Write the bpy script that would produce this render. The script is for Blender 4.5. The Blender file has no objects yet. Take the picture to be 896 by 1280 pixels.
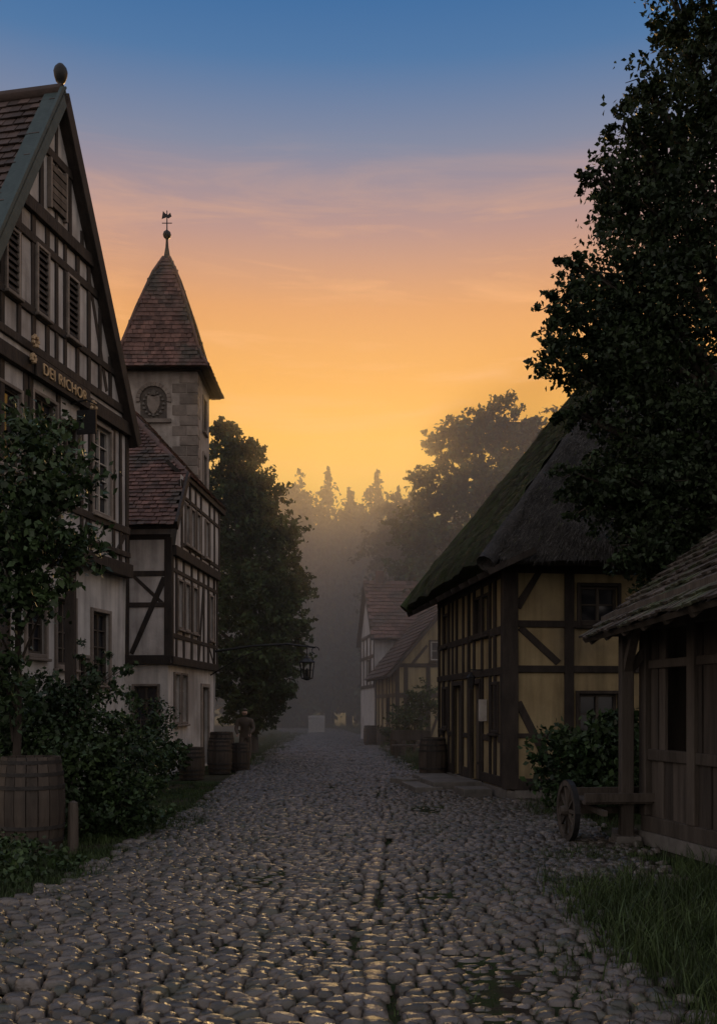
import bpy, math, random
import numpy as np
from mathutils import Vector
rng=np.random.default_rng(11); random.seed(11)
sc=bpy.context.scene
COL=sc.collection
def lin(r,g,b):
    f=lambda c:(c/255/12.92 if c/255<=0.04045 else ((c/255+0.055)/1.055)**2.4)
    return (f(r),f(g),f(b),1)
# ------------------------------------------------------------ materials
def mat(name,c1,c2,scale=4,rough=.8,bump=.3,bscale=30,stretch=(1,1,1),island=0,c3=None,c3t=.6,spec=.3,trans=0,bdist=.02,coord='Object',det=5,rvar=0,streak=0):
    m=bpy.data.materials.new(name); m.use_nodes=True
    nt=m.node_tree; N=nt.nodes; L=nt.links; bs=N['Principled BSDF']; out=N['Material Output']
    tc=N.new('ShaderNodeTexCoord'); mp=N.new('ShaderNodeMapping'); mp.inputs['Scale'].default_value=stretch
    L.new(tc.outputs[coord],mp.inputs['Vector'])
    n=N.new('ShaderNodeTexNoise'); n.inputs['Scale'].default_value=scale; n.inputs['Detail'].default_value=det; n.inputs['Roughness'].default_value=.65
    L.new(mp.outputs[0],n.inputs['Vector'])
    r=N.new('ShaderNodeValToRGB'); r.color_ramp.elements[0].position=.32; r.color_ramp.elements[1].position=.68
    r.color_ramp.elements[0].color=(*c1,1); r.color_ramp.elements[1].color=(*c2,1)
    L.new(n.outputs['Fac'],r.inputs[0]); col=r.outputs[0]
    if c3:
        n3=N.new('ShaderNodeTexNoise'); n3.inputs['Scale'].default_value=scale*.35; n3.inputs['Detail'].default_value=5
        L.new(tc.outputs[coord],n3.inputs['Vector'])
        r3=N.new('ShaderNodeValToRGB'); r3.color_ramp.elements[0].position=c3t-.07; r3.color_ramp.elements[1].position=c3t+.07
        L.new(n3.outputs['Fac'],r3.inputs[0])
        mx=N.new('ShaderNodeMixRGB'); L.new(r3.outputs[0],mx.inputs[0]); L.new(col,mx.inputs[1]); mx.inputs[2].default_value=(*c3,1); col=mx.outputs[0]
    if streak:   # vertical rain streaks on walls
        ms_=N.new('ShaderNodeMapping'); ms_.inputs['Scale'].default_value=(5,5,.5); L.new(tc.outputs[coord],ms_.inputs['Vector'])
        n4=N.new('ShaderNodeTexNoise'); n4.inputs['Scale'].default_value=1.3; n4.inputs['Detail'].default_value=4; L.new(ms_.outputs[0],n4.inputs['Vector'])
        m4=N.new('ShaderNodeMapRange'); m4.inputs[1].default_value=.4; m4.inputs[2].default_value=.72; m4.inputs[3].default_value=1; m4.inputs[4].default_value=1-streak; L.new(n4.outputs['Fac'],m4.inputs[0])
        h4=N.new('ShaderNodeHueSaturation'); L.new(m4.outputs[0],h4.inputs['Value']); L.new(col,h4.inputs['Color']); col=h4.outputs[0]
    if island:
        g=N.new('ShaderNodeNewGeometry'); mr=N.new('ShaderNodeMapRange'); mr.inputs[3].default_value=1-island; mr.inputs[4].default_value=1+island
        L.new(g.outputs['Random Per Island'],mr.inputs[0])
        hs=N.new('ShaderNodeHueSaturation'); L.new(mr.outputs[0],hs.inputs['Value']); L.new(col,hs.inputs['Color']); col=hs.outputs[0]
        if rvar:
            rv=N.new('ShaderNodeMapRange'); rv.inputs[3].default_value=rough-rvar; rv.inputs[4].default_value=rough+rvar; L.new(n.outputs['Fac'],rv.inputs[0])
    L.new(col,bs.inputs['Base Color'])
    bs.inputs['Roughness'].default_value=rough; bs.inputs['Specular IOR Level'].default_value=spec
    if rvar: L.new(rv.outputs[0],bs.inputs['Roughness'])
    if bump:
        nb=N.new('ShaderNodeTexNoise'); nb.inputs['Scale'].default_value=bscale; nb.inputs['Detail'].default_value=4
        L.new(mp.outputs[0],nb.inputs['Vector'])
        b=N.new('ShaderNodeBump'); b.inputs['Strength'].default_value=bump; b.inputs['Distance'].default_value=bdist
        L.new(nb.outputs['Fac'],b.inputs['Height']); L.new(b.outputs[0],bs.inputs['Normal'])
    if trans:
        t=N.new('ShaderNodeBsdfTranslucent'); L.new(col,t.inputs['Color'])
        ms=N.new('ShaderNodeMixShader'); ms.inputs[0].default_value=trans
        L.new(bs.outputs[0],ms.inputs[1]); L.new(t.outputs[0],ms.inputs[2]); L.new(ms.outputs[0],out.inputs['Surface'])
    return m
M={}
M['plaster']=mat('weathered_plaster',(.40,.37,.355),(.54,.51,.485),2.2,.9,.35,18,c3=(.30,.27,.25),c3t=.62,streak=.4)
M['plaster_low']=mat('limewash_plaster',(.46,.435,.415),(.63,.60,.57),1.6,.9,.4,12,c3=(.34,.31,.285),c3t=.62,streak=.35)
M['ochre']=mat('ochre_plaster',(.27,.205,.11),(.36,.285,.16),2.0,.9,.4,16,c3=(.22,.175,.11),c3t=.6,streak=.4)
M['timber']=mat('dark_timber',(.018,.014,.012),(.045,.035,.029),6,.75,.5,22,stretch=(1,1,.35),island=.3)
M['wood']=mat('grey_old_wood',(.045,.036,.029),(.10,.082,.067),5,.75,.6,26,stretch=(1,1,.15),island=.35)
M['boards']=mat('barn_boards',(.035,.028,.023),(.085,.069,.057),6,.75,.6,30,stretch=(1.5,1.5,.12),island=.45)
M['tile']=mat('clay_roof_tile',(.085,.046,.037),(.15,.08,.062),3,.8,.4,30,island=.45,c3=(.06,.048,.038),c3t=.55)
M['tile_dark']=mat('dark_roof_tile',(.045,.032,.028),(.085,.056,.046),3,.75,.4,30,island=.4)
M['shingle']=mat('wooden_shingle',(.05,.041,.034),(.11,.092,.078),4,.8,.5,30,island=.4,c3=(.05,.06,.03),c3t=.58)
M['stone']=mat('sandstone',(.28,.24,.21),(.40,.355,.315),3,.9,.5,14,island=0,c3=(.2,.17,.15),c3t=.6,streak=.3)
M['quoin']=mat('quoin_stone',(.15,.125,.105),(.25,.21,.18),4,.9,.5,14,island=.3)
M['frame']=mat('painted_window_frame',(.34,.31,.28),(.46,.43,.39),6,.6,.1,30)
M['frame_d']=mat('dark_window_frame',(.05,.04,.035),(.09,.075,.06),6,.7,.1,30)
M['thatch']=mat('thatch',(.028,.026,.024),(.065,.058,.052),9,.95,1.0,40,stretch=(1,1,.5),bdist=.05)
M['thatch_moss']=mat('mossy_thatch',(.035,.035,.02),(.07,.068,.04),9,.95,1.0,40,stretch=(1,1,.5),c3=(.045,.06,.018),c3t=.48,bdist=.05)
M['straw']=mat('straw',(.028,.026,.024),(.085,.077,.068),6,.9,0,island=.5,det=2)
M['moss_straw']=mat('mossy_straw',(.05,.062,.018),(.095,.11,.035),2,.95,0,island=.5,c3=(.06,.055,.035),c3t=.52,det=2)
M['verge']=mat('verdigris_verge',(.03,.05,.05),(.05,.075,.073),5,.6,.2,20)
M['iron']=mat('wrought_iron',(.012,.012,.013),(.025,.024,.024),10,.5,.2,40)
M['gold']=mat('gilded_letter',(.38,.27,.16),(.48,.35,.21),10,.5,.1,30)
M['barrel']=mat('barrel_oak',(.035,.028,.023),(.08,.063,.05),5,.7,.5,30,stretch=(1,1,.2),island=.3)
M['hoop']=mat('barrel_hoop',(.02,.018,.017),(.04,.036,.033),10,.6,.2,40)
M['cobble']=mat('cobble_stone',(.042,.036,.031),(.118,.1,.086),10,.34,.7,45,island=.55,spec=.6,bdist=.012,c3=(.036,.037,.024),c3t=.58,rvar=.14)
M['slab']=mat('step_stone',(.09,.083,.075),(.17,.155,.14),4,.75,.6,12,island=.2)
M['joint']=mat('street_bed_soil',(.016,.013,.010),(.036,.03,.023),9,.95,.8,40,c3=(.018,.028,.010),c3t=.5,spec=.1)
M['soil']=mat('earth_and_moss',(.025,.025,.013),(.045,.04,.027),3,.95,.8,25,c3=(.02,.034,.011),c3t=.5,spec=.1)
M['bark']=mat('bark',(.03,.024,.02),(.065,.052,.042),8,.9,.6,18,stretch=(1,1,.3))
LK=dict(island=.6,det=1)
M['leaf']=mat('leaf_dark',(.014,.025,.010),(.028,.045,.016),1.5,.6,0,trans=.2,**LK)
M['leaf_l']=mat('leaf_shrub',(.016,.034,.012),(.04,.068,.023),1.2,.55,0,**LK)
M['leaf_m']=mat('leaf_maple',(.03,.052,.016),(.06,.09,.028),.6,.6,0,trans=.25,**LK)
M['leaf_f']=mat('leaf_forest',(.025,.035,.015),(.045,.055,.022),.3,.7,0,**LK)
M['grass']=mat('grass_blade',(.02,.036,.011),(.045,.07,.021),1.5,.6,0,**LK)
M['cloth']=mat('wool_coat',(.07,.055,.045),(.11,.085,.065),8,.9,.3,60)
M['skin']=mat('skin',(.35,.22,.16),(.42,.27,.2),8,.6,0)
M['hair']=mat('grey_hair',(.1,.09,.08),(.16,.14,.12),20,.8,0)
gm=bpy.data.materials.new('old_glass'); gm.use_nodes=True; b=gm.node_tree.nodes['Principled BSDF']
b.inputs['Base Color'].default_value=(.02,.021,.026,1); b.inputs['Roughness'].default_value=.1; b.inputs['Specular IOR Level'].default_value=.7
M['glass']=gm
# ------------------------------------------------------------ mesh helpers
def fast(name,V,F,m,parent=None,smooth=False):
    V=np.asarray(V,dtype=np.float32); F=np.asarray(F,dtype=np.int32); k=F.shape[1]; n=len(F)
    me=bpy.data.meshes.new(name); me.vertices.add(len(V)); me.vertices.foreach_set('co',V.ravel())
    me.loops.add(n*k); me.loops.foreach_set('vertex_index',F.ravel())
    me.polygons.add(n); me.polygons.foreach_set('loop_start',np.arange(n,dtype=np.int32)*k)
    me.polygons.foreach_set('loop_total',np.full(n,k,dtype=np.int32))
    if smooth: me.polygons.foreach_set('use_smooth',np.ones(n,dtype=bool))
    me.update(calc_edges=True); me.materials.append(m)
    o=bpy.data.objects.new(name,me); COL.objects.link(o)
    if parent: o.parent=parent
    return o
def empty(name,loc=(0,0,0)):
    o=bpy.data.objects.new(name,None); o.empty_display_size=.3; COL.objects.link(o); return o
BF=[(3,2,1,0),(4,5,6,7),(1,5,4,0),(2,6,5,1),(3,7,6,2),(0,4,7,3)]
class Build:
    def __init__(s,name): s.root=empty(name); s.p={}
    def add(s,part,m,V,F):
        d=s.p.setdefault(part,[m,[],[]]); o=len(d[1]); d[1].extend([tuple(map(float,v)) for v in V]); d[2].extend([tuple(int(i)+o for i in f) for f in F])
    def hexa(s,part,m,V): s.add(part,m,V,BF)
    def box(s,part,m,x0,x1,y0,y1,z0,z1): s.hexa(part,m,[(x0,y0,z0),(x1,y0,z0),(x1,y1,z0),(x0,y1,z0),(x0,y0,z1),(x1,y0,z1),(x1,y1,z1),(x0,y1,z1)])
    def poly(s,part,m,V): s.add(part,m,V,[tuple(range(len(V)))])
    def slab(s,part,m,P,t):
        P=[Vector(p) for p in P]; n=(P[1]-P[0]).cross(P[2]-P[0]).normalized()
        if n.z<0: n=-n
        k=len(P); V=P+[p-n*t for p in P]
        s.add(part,m,V,[tuple(range(k)),tuple(range(2*k-1,k-1,-1))]+[(i,(i+1)%k,k+(i+1)%k,k+i) for i in range(k)])
    def bar(s,part,m,a,b2,w,h=None,up=(0,0,1)):
        h=h or w; a=Vector(a); b2=Vector(b2); t=(b2-a).normalized(); sd=t.cross(Vector(up))
        if sd.length<1e-3: sd=t.cross(Vector((1,0,0)))
        sd.normalize(); u=sd.cross(t); sd*=w/2; u*=h/2
        s.hexa(part,m,[a-sd-u,a+sd-u,a+sd+u,a-sd+u,b2-sd-u,b2+sd-u,b2+sd+u,b2-sd+u])
    def tube(s,part,m,pts,rad,k=8):
        pts=[Vector(p) for p in pts]; V=[];F=[]
        for i,p in enumerate(pts):
            t=(pts[min(i+1,len(pts)-1)]-pts[max(i-1,0)]).normalized()
            a=t.cross(Vector((0,0,1)))
            if a.length<1e-2: a=Vector((1,0,0))
            a.normalize(); c=t.cross(a)
            for j in range(k):
                th=2*math.pi*j/k; V.append(p+(a*math.cos(th)+c*math.sin(th))*rad[i])
        for i in range(len(pts)-1):
            for j in range(k): F.append((i*k+j,i*k+(j+1)%k,(i+1)*k+(j+1)%k,(i+1)*k+j))
        F.append(tuple(range(k))); F.append(tuple((len(pts)-1)*k+j for j in range(k)))
        s.add(part,m,V,F)
    def tiles(s,part,m,P,U,tw=.18,th=.17,thick=.022,jit=.012):
        P=[Vector(p) for p in P]; U=Vector(U).normalized(); n=(P[1]-P[0]).cross(P[2]-P[0]).normalized()
        if n.z<0: n=-n
        Vv=n.cross(U)
        if Vv.z<0: Vv=-Vv
        q=[((p-P[0]).dot(U),(p-P[0]).dot(Vv)) for p in P]
        u0=min(a for a,b_ in q);u1=max(a for a,b_ in q);v0=min(b_ for a,b_ in q);v1=max(b_ for a,b_ in q)
        def ins(x,y):
            c=False;j=len(q)-1
            for i in range(len(q)):
                if (q[i][1]>y)!=(q[j][1]>y) and x<(q[j][0]-q[i][0])*(y-q[i][1])/(q[j][1]-q[i][1])+q[i][0]: c=not c
                j=i
            return c
        r=0; v=v0+th*.35
        while v<v1:
            u=u0+(tw*.5 if r%2 else 0)
            while u<u1+tw*.5:
                if ins(u,v):
                    du=random.uniform(-jit,jit);dl=random.uniform(-jit,jit);w=tw*.47
                    lift=thick*(1.6+random.uniform(-.3,.5))
                    B0=P[0]+U*(u+du)+Vv*(v+dl)
                    l0=B0-Vv*th*.62; l1=B0+Vv*th*.6
                    s.hexa(part,m,[l0-U*w+n*(lift-thick),l0+U*w+n*(lift-thick),l1+U*w-n*thick*.3,l1-U*w-n*thick*.3,l0-U*w+n*lift,l0+U*w+n*lift,l1+U*w+n*thick*.3,l1-U*w+n*thick*.3])
                u+=tw
            v+=th; r+=1
    def lathe(s,part,m,c,prof,k=20):
        V=[];F=[]
        for r,z in prof:
            for j in range(k):
                a=2*math.pi*j/k; V.append((c[0]+r*math.cos(a),c[1]+r*math.sin(a),c[2]+z))
        for i in range(len(prof)-1):
            for j in range(k): F.append((i*k+j,i*k+(j+1)%k,(i+1)*k+(j+1)%k,(i+1)*k+j))
        F.append(tuple(range(k)));F.append(tuple((len(prof)-1)*k+j for j in range(k)))
        s.add(part,m,V,F)
    def done(s,bevel=(),smooth=()):
        for part,(m,V,F) in s.p.items():
            me=bpy.data.meshes.new(part); me.from_pydata(V,[],F); me.materials.append(m); me.update()
            o=bpy.data.objects.new(part,me); COL.objects.link(o); o.parent=s.root
            if part in bevel:
                bm=o.modifiers.new('bevel','BEVEL'); bm.width=.012; bm.segments=2; bm.limit_method='ANGLE'
            if part in smooth:
                for p in me.polygons: p.use_smooth=True
        return s.root
class Wall:
    def __init__(s,o,d,n):
        s.o=Vector((o[0],o[1],0)); s.d=Vector((d[0],d[1],0)).normalized(); s.n=Vector((n[0],n[1],0)).normalized()
    def p(s,u,z,n=0): return s.o+s.d*u+s.n*n+Vector((0,0,z))
def wbox(B,part,m,W,u0,u1,z0,z1,n0,n1):
    B.hexa(part,m,[W.p(u0,z0,n0),W.p(u1,z0,n0),W.p(u1,z0,n1),W.p(u0,z0,n1),W.p(u0,z1,n0),W.p(u1,z1,n0),W.p(u1,z1,n1),W.p(u0,z1,n1)])
def beam(B,W,u0,z0,u1,z1,w=.16,n1=.03,part='timber_frame',m=None):
    t=Vector((u1-u0,z1-z0)).normalized(); w*=random.uniform(.85,1.15); n1+=random.uniform(-.006,.006)
    s=Vector((-t.y,t.x))*w/2; j=lambda: random.uniform(-.014,.014)
    q=[(u0-s.x+j(),z0-s.y+j()),(u1-s.x+j(),z1-s.y+j()),(u1+s.x+j(),z1+s.y+j()),(u0+s.x+j(),z0+s.y+j())]
    B.hexa(part,m or M['timber'],[W.p(a,b_,-.06) for a,b_ in q]+[W.p(a,b_,n1) for a,b_ in q])
def panel(B,part,m,W,u0,u1,z0,z1,holes=(),n=0):
    us=sorted({u0,u1,*[h[0] for h in holes],*[h[0]+h[2] for h in holes]}); zs=sorted({z0,z1,*[h[1] for h in holes],*[h[1]+h[3] for h in holes]})
    us=[u for u in us if u0<=u<=u1]; zs=[z for z in zs if z0<=z<=z1]
    for i in range(len(us)-1):
        for j in range(len(zs)-1):
            cu=(us[i]+us[i+1])/2; cz=(zs[j]+zs[j+1])/2
            if any(h[0]<cu<h[0]+h[2] and h[1]<cz<h[1]+h[3] for h in holes): continue
            B.poly(part,m,[W.p(us[i],zs[j],n),W.p(us[i+1],zs[j],n),W.p(us[i+1],zs[j+1],n),W.p(us[i],zs[j+1],n)])
    for a,z,w,h in holes:
        q=[(a,z),(a+w,z),(a+w,z+h),(a,z+h)]
        for k in range(4):
            c,d=q[k],q[(k+1)%4]; B.poly(part,m,[W.p(*c,n),W.p(*d,n),W.p(*d,n-.2),W.p(*c,n-.2)])
def window(B,W,h,cols=2,rows=3,fm='frame',o=0,cas=.06,casm=None,sill=True):
    a,z,w,hh=h; F=M[fm]; C=M[casm] if casm else M['timber']
    g=-.1 if o==0 else o-.01
    for k in range(cols):
        for r_ in range(rows):
            x0=a+w*k/cols;x1=a+w*(k+1)/cols;z0=z+hh*r_/rows;z1=z+hh*(r_+1)/rows; t=[random.uniform(-.006,.006) for _ in range(2)]
            B.poly('window_glass',M['glass'],[W.p(x0,z0,g+t[0]+t[1]),W.p(x1,z0,g-t[0]+t[1]),W.p(x1,z1,g-t[0]-t[1]),W.p(x0,z1,g+t[0]-t[1])])
    wbox(B,'window_back',M['iron'],W,a-.01,a+w+.01,z-.01,z+hh+.01,g-.05,g-.02)
    f0,f1=(-.12,-.05) if o==0 else (o-.03,o+.02)
    t=.045
    for k in range(cols+1):
        x=a+t/2+(w-t)*k/cols; tt=t if k in(0,cols) or (cols%2==0 and k==cols//2) else .022
        wbox(B,'window_frame_'+fm,F,W,x-tt/2,x+tt/2,z,z+hh,f0,f1+(.003 if tt==t else 0))
    for k in range(rows+1):
        y=z+t/2+(hh-t)*k/rows; tt=t if k in(0,rows) else .022
        wbox(B,'window_frame_'+fm,F,W,a+.001,a+w-.001,y-tt/2,y+tt/2,f0,f1-.004)
    casing(B,W,h,C,o,cas,sill)
def casing(B,W,h,C,o=0,c=.06,sill=True):
    a,z,w,hh=h
    wbox(B,'window_casing',C,W,a-c,a,z-c,z+hh+c,-.03,o+.045); wbox(B,'window_casing',C,W,a+w,a+w+c,z-c,z+hh+c,-.03,o+.045)
    wbox(B,'window_casing',C,W,a,a+w,z+hh,z+hh+c,-.03,o+.042); wbox(B,'window_casing',C,W,a,a+w,z-c,z,-.03,o+.042)
    if sill: wbox(B,'window_casing',C,W,a-c-.03,a+w+c+.03,z-c-.05,z-c-.002,-.03,o+.09)
def louvre(B,W,h):
    a,z,w,hh=h; k=0
    wbox(B,'louvre_back',M['iron'],W,a,a+w,z,z+hh,.0,.012)
    while k*.11<hh-.05:
        z0=z+k*.11+.01; B.hexa('louvre_slats',M['timber'],[W.p(a,z0,.06),W.p(a+w,z0,.06),W.p(a+w,z0+.02,.06),W.p(a,z0+.02,.06),W.p(a,z0+.08,.015),W.p(a+w,z0+.08,.015),W.p(a+w,z0+.1,.015),W.p(a,z0+.1,.015)]); k+=1
    casing(B,W,h,M['timber'],.03,.05)
def door(B,W,a,z,w,h):
    panel_w=.11; x=a
    while x<a+w-.01:
        wbox(B,'door',M['wood'],W,x+.003,min(x+panel_w,a+w)-.003,z,z+h,-.12,-.08); x+=panel_w
    for zz in(z+.3,z+h-.35): wbox(B,'door_iron',M['iron'],W,a+.04,a+w-.1,zz,zz+.04,-.09,-.07)
    wbox(B,'window_casing',M['timber'],W,a-.1,a,z,z+h+.1,-.05,.05); wbox(B,'window_casing',M['timber'],W,a+w,a+w+.1,z,z+h+.1,-.05,.05); wbox(B,'window_casing',M['timber'],W,a,a+w,z+h,z+h+.1,-.05,.048)
# ------------------------------------------------------------ inn
B=Build('half_timbered_inn')
N0=(-5.86,14.2); W=Wall(N0,(1.16,5.8),(5.8,-1.16)); Lw=5.915; EZ=7.0; PZ=11.95; mid=Lw/2
gw=[(4.55,2.1,.7,1.3),(3.2,2.35,.65,1.15),(2.2,2.5,.6,1.0),(3.95,1.6,.45,.9),(.9,2.3,.7,1.2)]
panel(B,'lower_wall',M['plaster_low'],W,0,Lw,0,4.25,gw)
for h in gw: window(B,W,h,2,4,'frame_d',cas=.07,casm='quoin')
uw=[(4.35,5.25,.72,1.6),(3.15,5.45,.62,1.1),(.7,5.4,1.1,1.2),(2.2,5.7,.75,1.05)]
W2=Wall(W.p(0,0,.12)[:2],W.d[:2],W.n[:2])
panel(B,'upper_wall',M['plaster'],W2,0,Lw,4.25,EZ,uw)
for h in uw: window(B,W2,h,2,5,'frame' if h[0]>4 else 'frame_d')
B.poly('gable_wall',M['plaster'],[W2.p(0,EZ),W2.p(Lw,EZ),W2.p(mid,PZ)])
B.poly('upper_wall',M['plaster'],[W.p(0,4.25,0),W.p(Lw,4.25,0),W2.p(Lw,4.25),W2.p(0,4.25)])
for u in(0,Lw): B.poly('side_wall',M['plaster_low'],[W.p(u,0,.0),W.p(u,0,-9),W.p(u,EZ,-9),W.p(u,EZ,.1)])
B.poly('side_wall',M['plaster_low'],[W.p(0,0,-9),W.p(Lw,0,-9),W.p(Lw,EZ,-9),W.p(mid,PZ,-9),W.p(0,EZ,-9)])
def roofz(u): return EZ+(PZ-EZ)*(1-abs(u-mid)/mid)
for z,w in((4.3,.26),(4.62,.1),(5.1,.13),(7.1,.24),(7.45,.14)):
    hf=mid if z<EZ else mid*(PZ-z)/(PZ-EZ)
    beam(B,W2,mid-hf+.02,z,mid+hf-.02,z,w,.05+(.06 if w>.2 else 0))
for z,w in((8.05,.12),(9.25,.12),(9.75,.22),(10.95,.12)):
    hf=mid*(PZ-z)/(PZ-EZ); beam(B,W2,mid-hf+.05,z,mid+hf-.05,z,w,.045+(.05 if w>.2 else 0))
for u in(.1,.62,1.25,1.95,2.1,3.02,3.88,4.2,5.2,5.5,5.8): beam(B,W2,u,4.4,u,7.0,.12,.032)
for u0,u1 in((5.2,5.75),(1.9,1.3),(3.85,4.15)): beam(B,W2,u0,4.45,u1,5.05,.1,.024)
for u in(.7,1.25,1.75,2.2,2.66,2.96,3.26,3.72,4.15,4.6,5.05):
    t=min(roofz(u)-.15,9.7)
    if t>7.7: beam(B,W2,u,7.5,u,t,.11,.03)
for u in(2.0,2.45,2.96,3.45,3.9): beam(B,W2,u,9.8,u,roofz(u)-.2,.1,.03)
beam(B,W2,1.0,7.6,1.8,9.7,.1,.022); beam(B,W2,4.9,7.6,4.1,9.7,.1,.022)
for h in((2.28,8.12,.32,1.05),(3.32,8.12,.34,1.0),(1.35,8.12,.32,.95)): louvre(B,W2,h)
for k in range(6): wbox(B,'loft_shutter',M['wood'],W2,2.72,3.2,10.05+k*.12,10.15+k*.12,.03,.07+.01*(k%2))
wbox(B,'window_casing',M['timber'],W2,2.66,2.72,10.0,10.85,0,.08); wbox(B,'window_casing',M['timber'],W2,3.2,3.26,10.0,10.85,0,.08)
ov=.26; s_=(PZ-EZ)/mid
for sg in(-1,1):
    ue=mid+sg*(mid+.1); ze=EZ-.1*s_
    P=[W.p(ue,ze,ov),W.p(ue,ze,-9.3),W.p(mid,PZ+.08,-9.3),W.p(mid,PZ+.08,ov)]
    B.slab('roof_deck',M['timber'],P,.1)
    P2=[p+Vector((0,0,.06))-W.n*0 for p in P]
    B.tiles('roof_tiles',M['tile_dark'],P2,W.n,.2,.2,.03)
    B.bar('verge_board_lead' if sg<0 else 'verge_board',M['verge'] if sg<0 else M['timber'],W.p(ue,ze+.02,ov+.03),W.p(mid,PZ+.12,ov+.03),.06,.24,up=W.n.cross((W.p(mid,PZ)-W.p(ue,ze))))
    if sg<0: B.bar('verge_lead',M['verge'],W.p(ue,ze+.14,ov-.12),W.p(mid,PZ+.22,ov-.12),.36,.03,up=Vector((0,0,1)))
B.tube('ridge',M['tile_dark'],[W.p(mid,PZ+.16,ov),W.p(mid,PZ+.16,-9.3)],[.12,.12])
pk=W.p(mid,PZ+.15,ov-.05)
B.lathe('finial',M['iron'],pk,[(.05,0),(.09,.03),(.05,.08),(.04,.14),(.08,.18),(.11,.27),(.12,.34),(.1,.41),(.05,.47),(.01,.49)],14)
P=[W.p(-.6,3.75,1.35),W.p(1.5,3.75,1.35),W.p(1.5,4.45,.05),W.p(-.6,4.45,.05)]
B.slab('porch_roof_deck',M['timber'],P,.08); B.tiles('porch_tiles',M['tile_dark'],[p+Vector((0,0,.03)) for p in P],W.d,.2,.2,.03)
for u in(-.5,1.4): B.bar('porch_post',M['timber'],W.p(u,0,1.2),W.p(u,3.75,1.2),.14)
B.tube('sign_bracket',M['iron'],[W2.p(3.5,6.95,0),W2.p(3.5,7.0,.3),W2.p(3.5,6.9,.5)],[.02,.018,.012],6)
wbox(B,'hanging_sign',M['iron'],W2,3.48,3.52,6.4,6.82,.12,.48)
wbox(B,'sign_lettering_board',M['timber'],W2,2.05,3.95,6.97,7.3,.12,.15)
for u,z,r in((2.0,7.5,.13),(4.05,7.05,.14),(1.93,7.2,.09)):
    for k in range(7):
        a=k*math.tau/7; B.lathe('gilded_rosette',M['gold'],W2.p(u+r*.6*math.cos(a),z+r*.6*math.sin(a),.16),[(.0,-.04),(.035,-.02),(.035,.02),(0,.04)],6)
root=B.done(bevel=('timber_frame','window_casing','verge_board'),smooth=('finial','ridge'))
tx=bpy.data.curves.new('gilded_lettering','FONT'); tx.body='DEI RICHOR'; tx.size=.26; tx.extrude=.012; tx.align_x='CENTER'; tx.space_character=1.1
to=bpy.data.objects.new('gilded_lettering',tx); COL.objects.link(to); to.data.materials.append(M['gold'])
to.rotation_euler=(math.pi/2,0,math.atan2(W.d.y,W.d.x)); to.location=W2.p(3.0,7.05,.165); to.parent=root
# ------------------------------------------------------------ town house
B=Build('half_timbered_townhouse')
d=(.074,1); A=(-4.47,23.5); W=Wall(A,d,(1,-.074)); L2=4.9
Wf=Wall(A,(-1,.074),(-.074,-1))
gh=[(.55,1.25,.5,1.15),(1.25,1.25,.5,1.15),(3.4,.05,.75,2.1)]
panel(B,'lower_wall',M['plaster_low'],W,0,L2,0,2.65,gh)
for h in gh[:2]: window(B,W,h,2,3,'frame',casm='quoin')
door(B,W,*gh[2])
mh=[(.5,3.55,.42,1.1),(1.2,3.55,.42,1.1),(2.0,3.55,.42,1.1),(3.9,3.5,.42,1.15)]
W2=Wall(W.p(0,0,.1)[:2],d,(1,-.074))
panel(B,'upper_wall',M['plaster'],W2,-.05,L2,2.65,5.3,mh)
th_=[(.95,5.65,.36,.9),(1.5,5.65,.36,.9),(2.1,5.65,.36,.9),(3.1,5.65,.36,.9)]
W3=Wall(W.p(0,0,.17)[:2],d,(1,-.074))
panel(B,'upper_wall',M['plaster'],W3,.5,L2,5.3,7.2,th_)
B.poly('upper_wall',M['plaster'],[W3.p(-.05,5.3),W3.p(.5,5.3),W3.p(.5,6.4)])
for h in mh: window(B,W2,h,1,3,'frame')
for h in th_: window(B,W3,h,2,3,'frame')
for w_,z,wd,n1 in((W2,2.72,.22,.05),(W2,3.3,.1,.03),(W2,4.85,.1,.03),(W3,5.3,.22,.05),(W3,6.7,.1,.03),(W3,5.55,.08,.03)):
    beam(B,w_,-.05 if z<5.5 else .5,z,L2,z,wd,n1)
for u in(0,.35,1.06,1.85,2.6,3.2,3.75,4.45,4.85): beam(B,W2,u,2.8,u,5.2,.13,.034)
for u in(.6,1.4,2.0,2.6,3.6,4.2,4.8): beam(B,W3,u,5.4,u,7.1,.11,.034)
beam(B,W2,2.65,2.85,3.15,4.8,.1,.024); beam(B,W2,4.4,2.85,3.8,3.3,.1,.024)
panel(B,'lower_wall',M['plaster_low'],Wf,0,5,0,2.65,[(.25,.9,.55,1.2)]); window(B,Wf,(.25,.9,.55,1.2),2,3,'frame_d')
Wf2=Wall(Wf.p(-.1,0,.08)[:2],(-1,.074),(-.074,-1))
panel(B,'upper_wall',M['plaster'],Wf2,0,5,2.65,5.85)
for z,wd in((2.72,.22),(4.0,.12),(4.75,.12),(5.6,.14)): beam(B,Wf2,0,z,5,z,wd,.045 if wd>.2 else .028)
for u in(.08,1.05,1.5,2.4,3.3): beam(B,Wf2,u,2.8,u,5.6,.2 if u<.1 else .12,.04)
beam(B,Wf2,.15,4.65,.95,2.85,.12,.022); beam(B,Wf2,.2,4.05,.9,4.7,.1,.018)
beam(B,Wf2,1.5,2.9,2.4,3.95,.12,.022)
C=Vector((-6.2,27,9.6)); C2=Vector((-6.0,28.6,9.6)); Bp=Vector((-4.2,24.55,7.3)); Bf=Vector((-3.87,28.75,7.25))
EA=Vector((-4.2,22.95,5.78)); EL=Vector((-9.4,23.3,5.78)) 
B.poly('upper_wall',M['plaster'],[W.p(L2,0),W.p(L2,0,-4.8),W.p(L2,7.2,-4.8),C2,W.p(L2,7.2,.17)])
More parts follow.
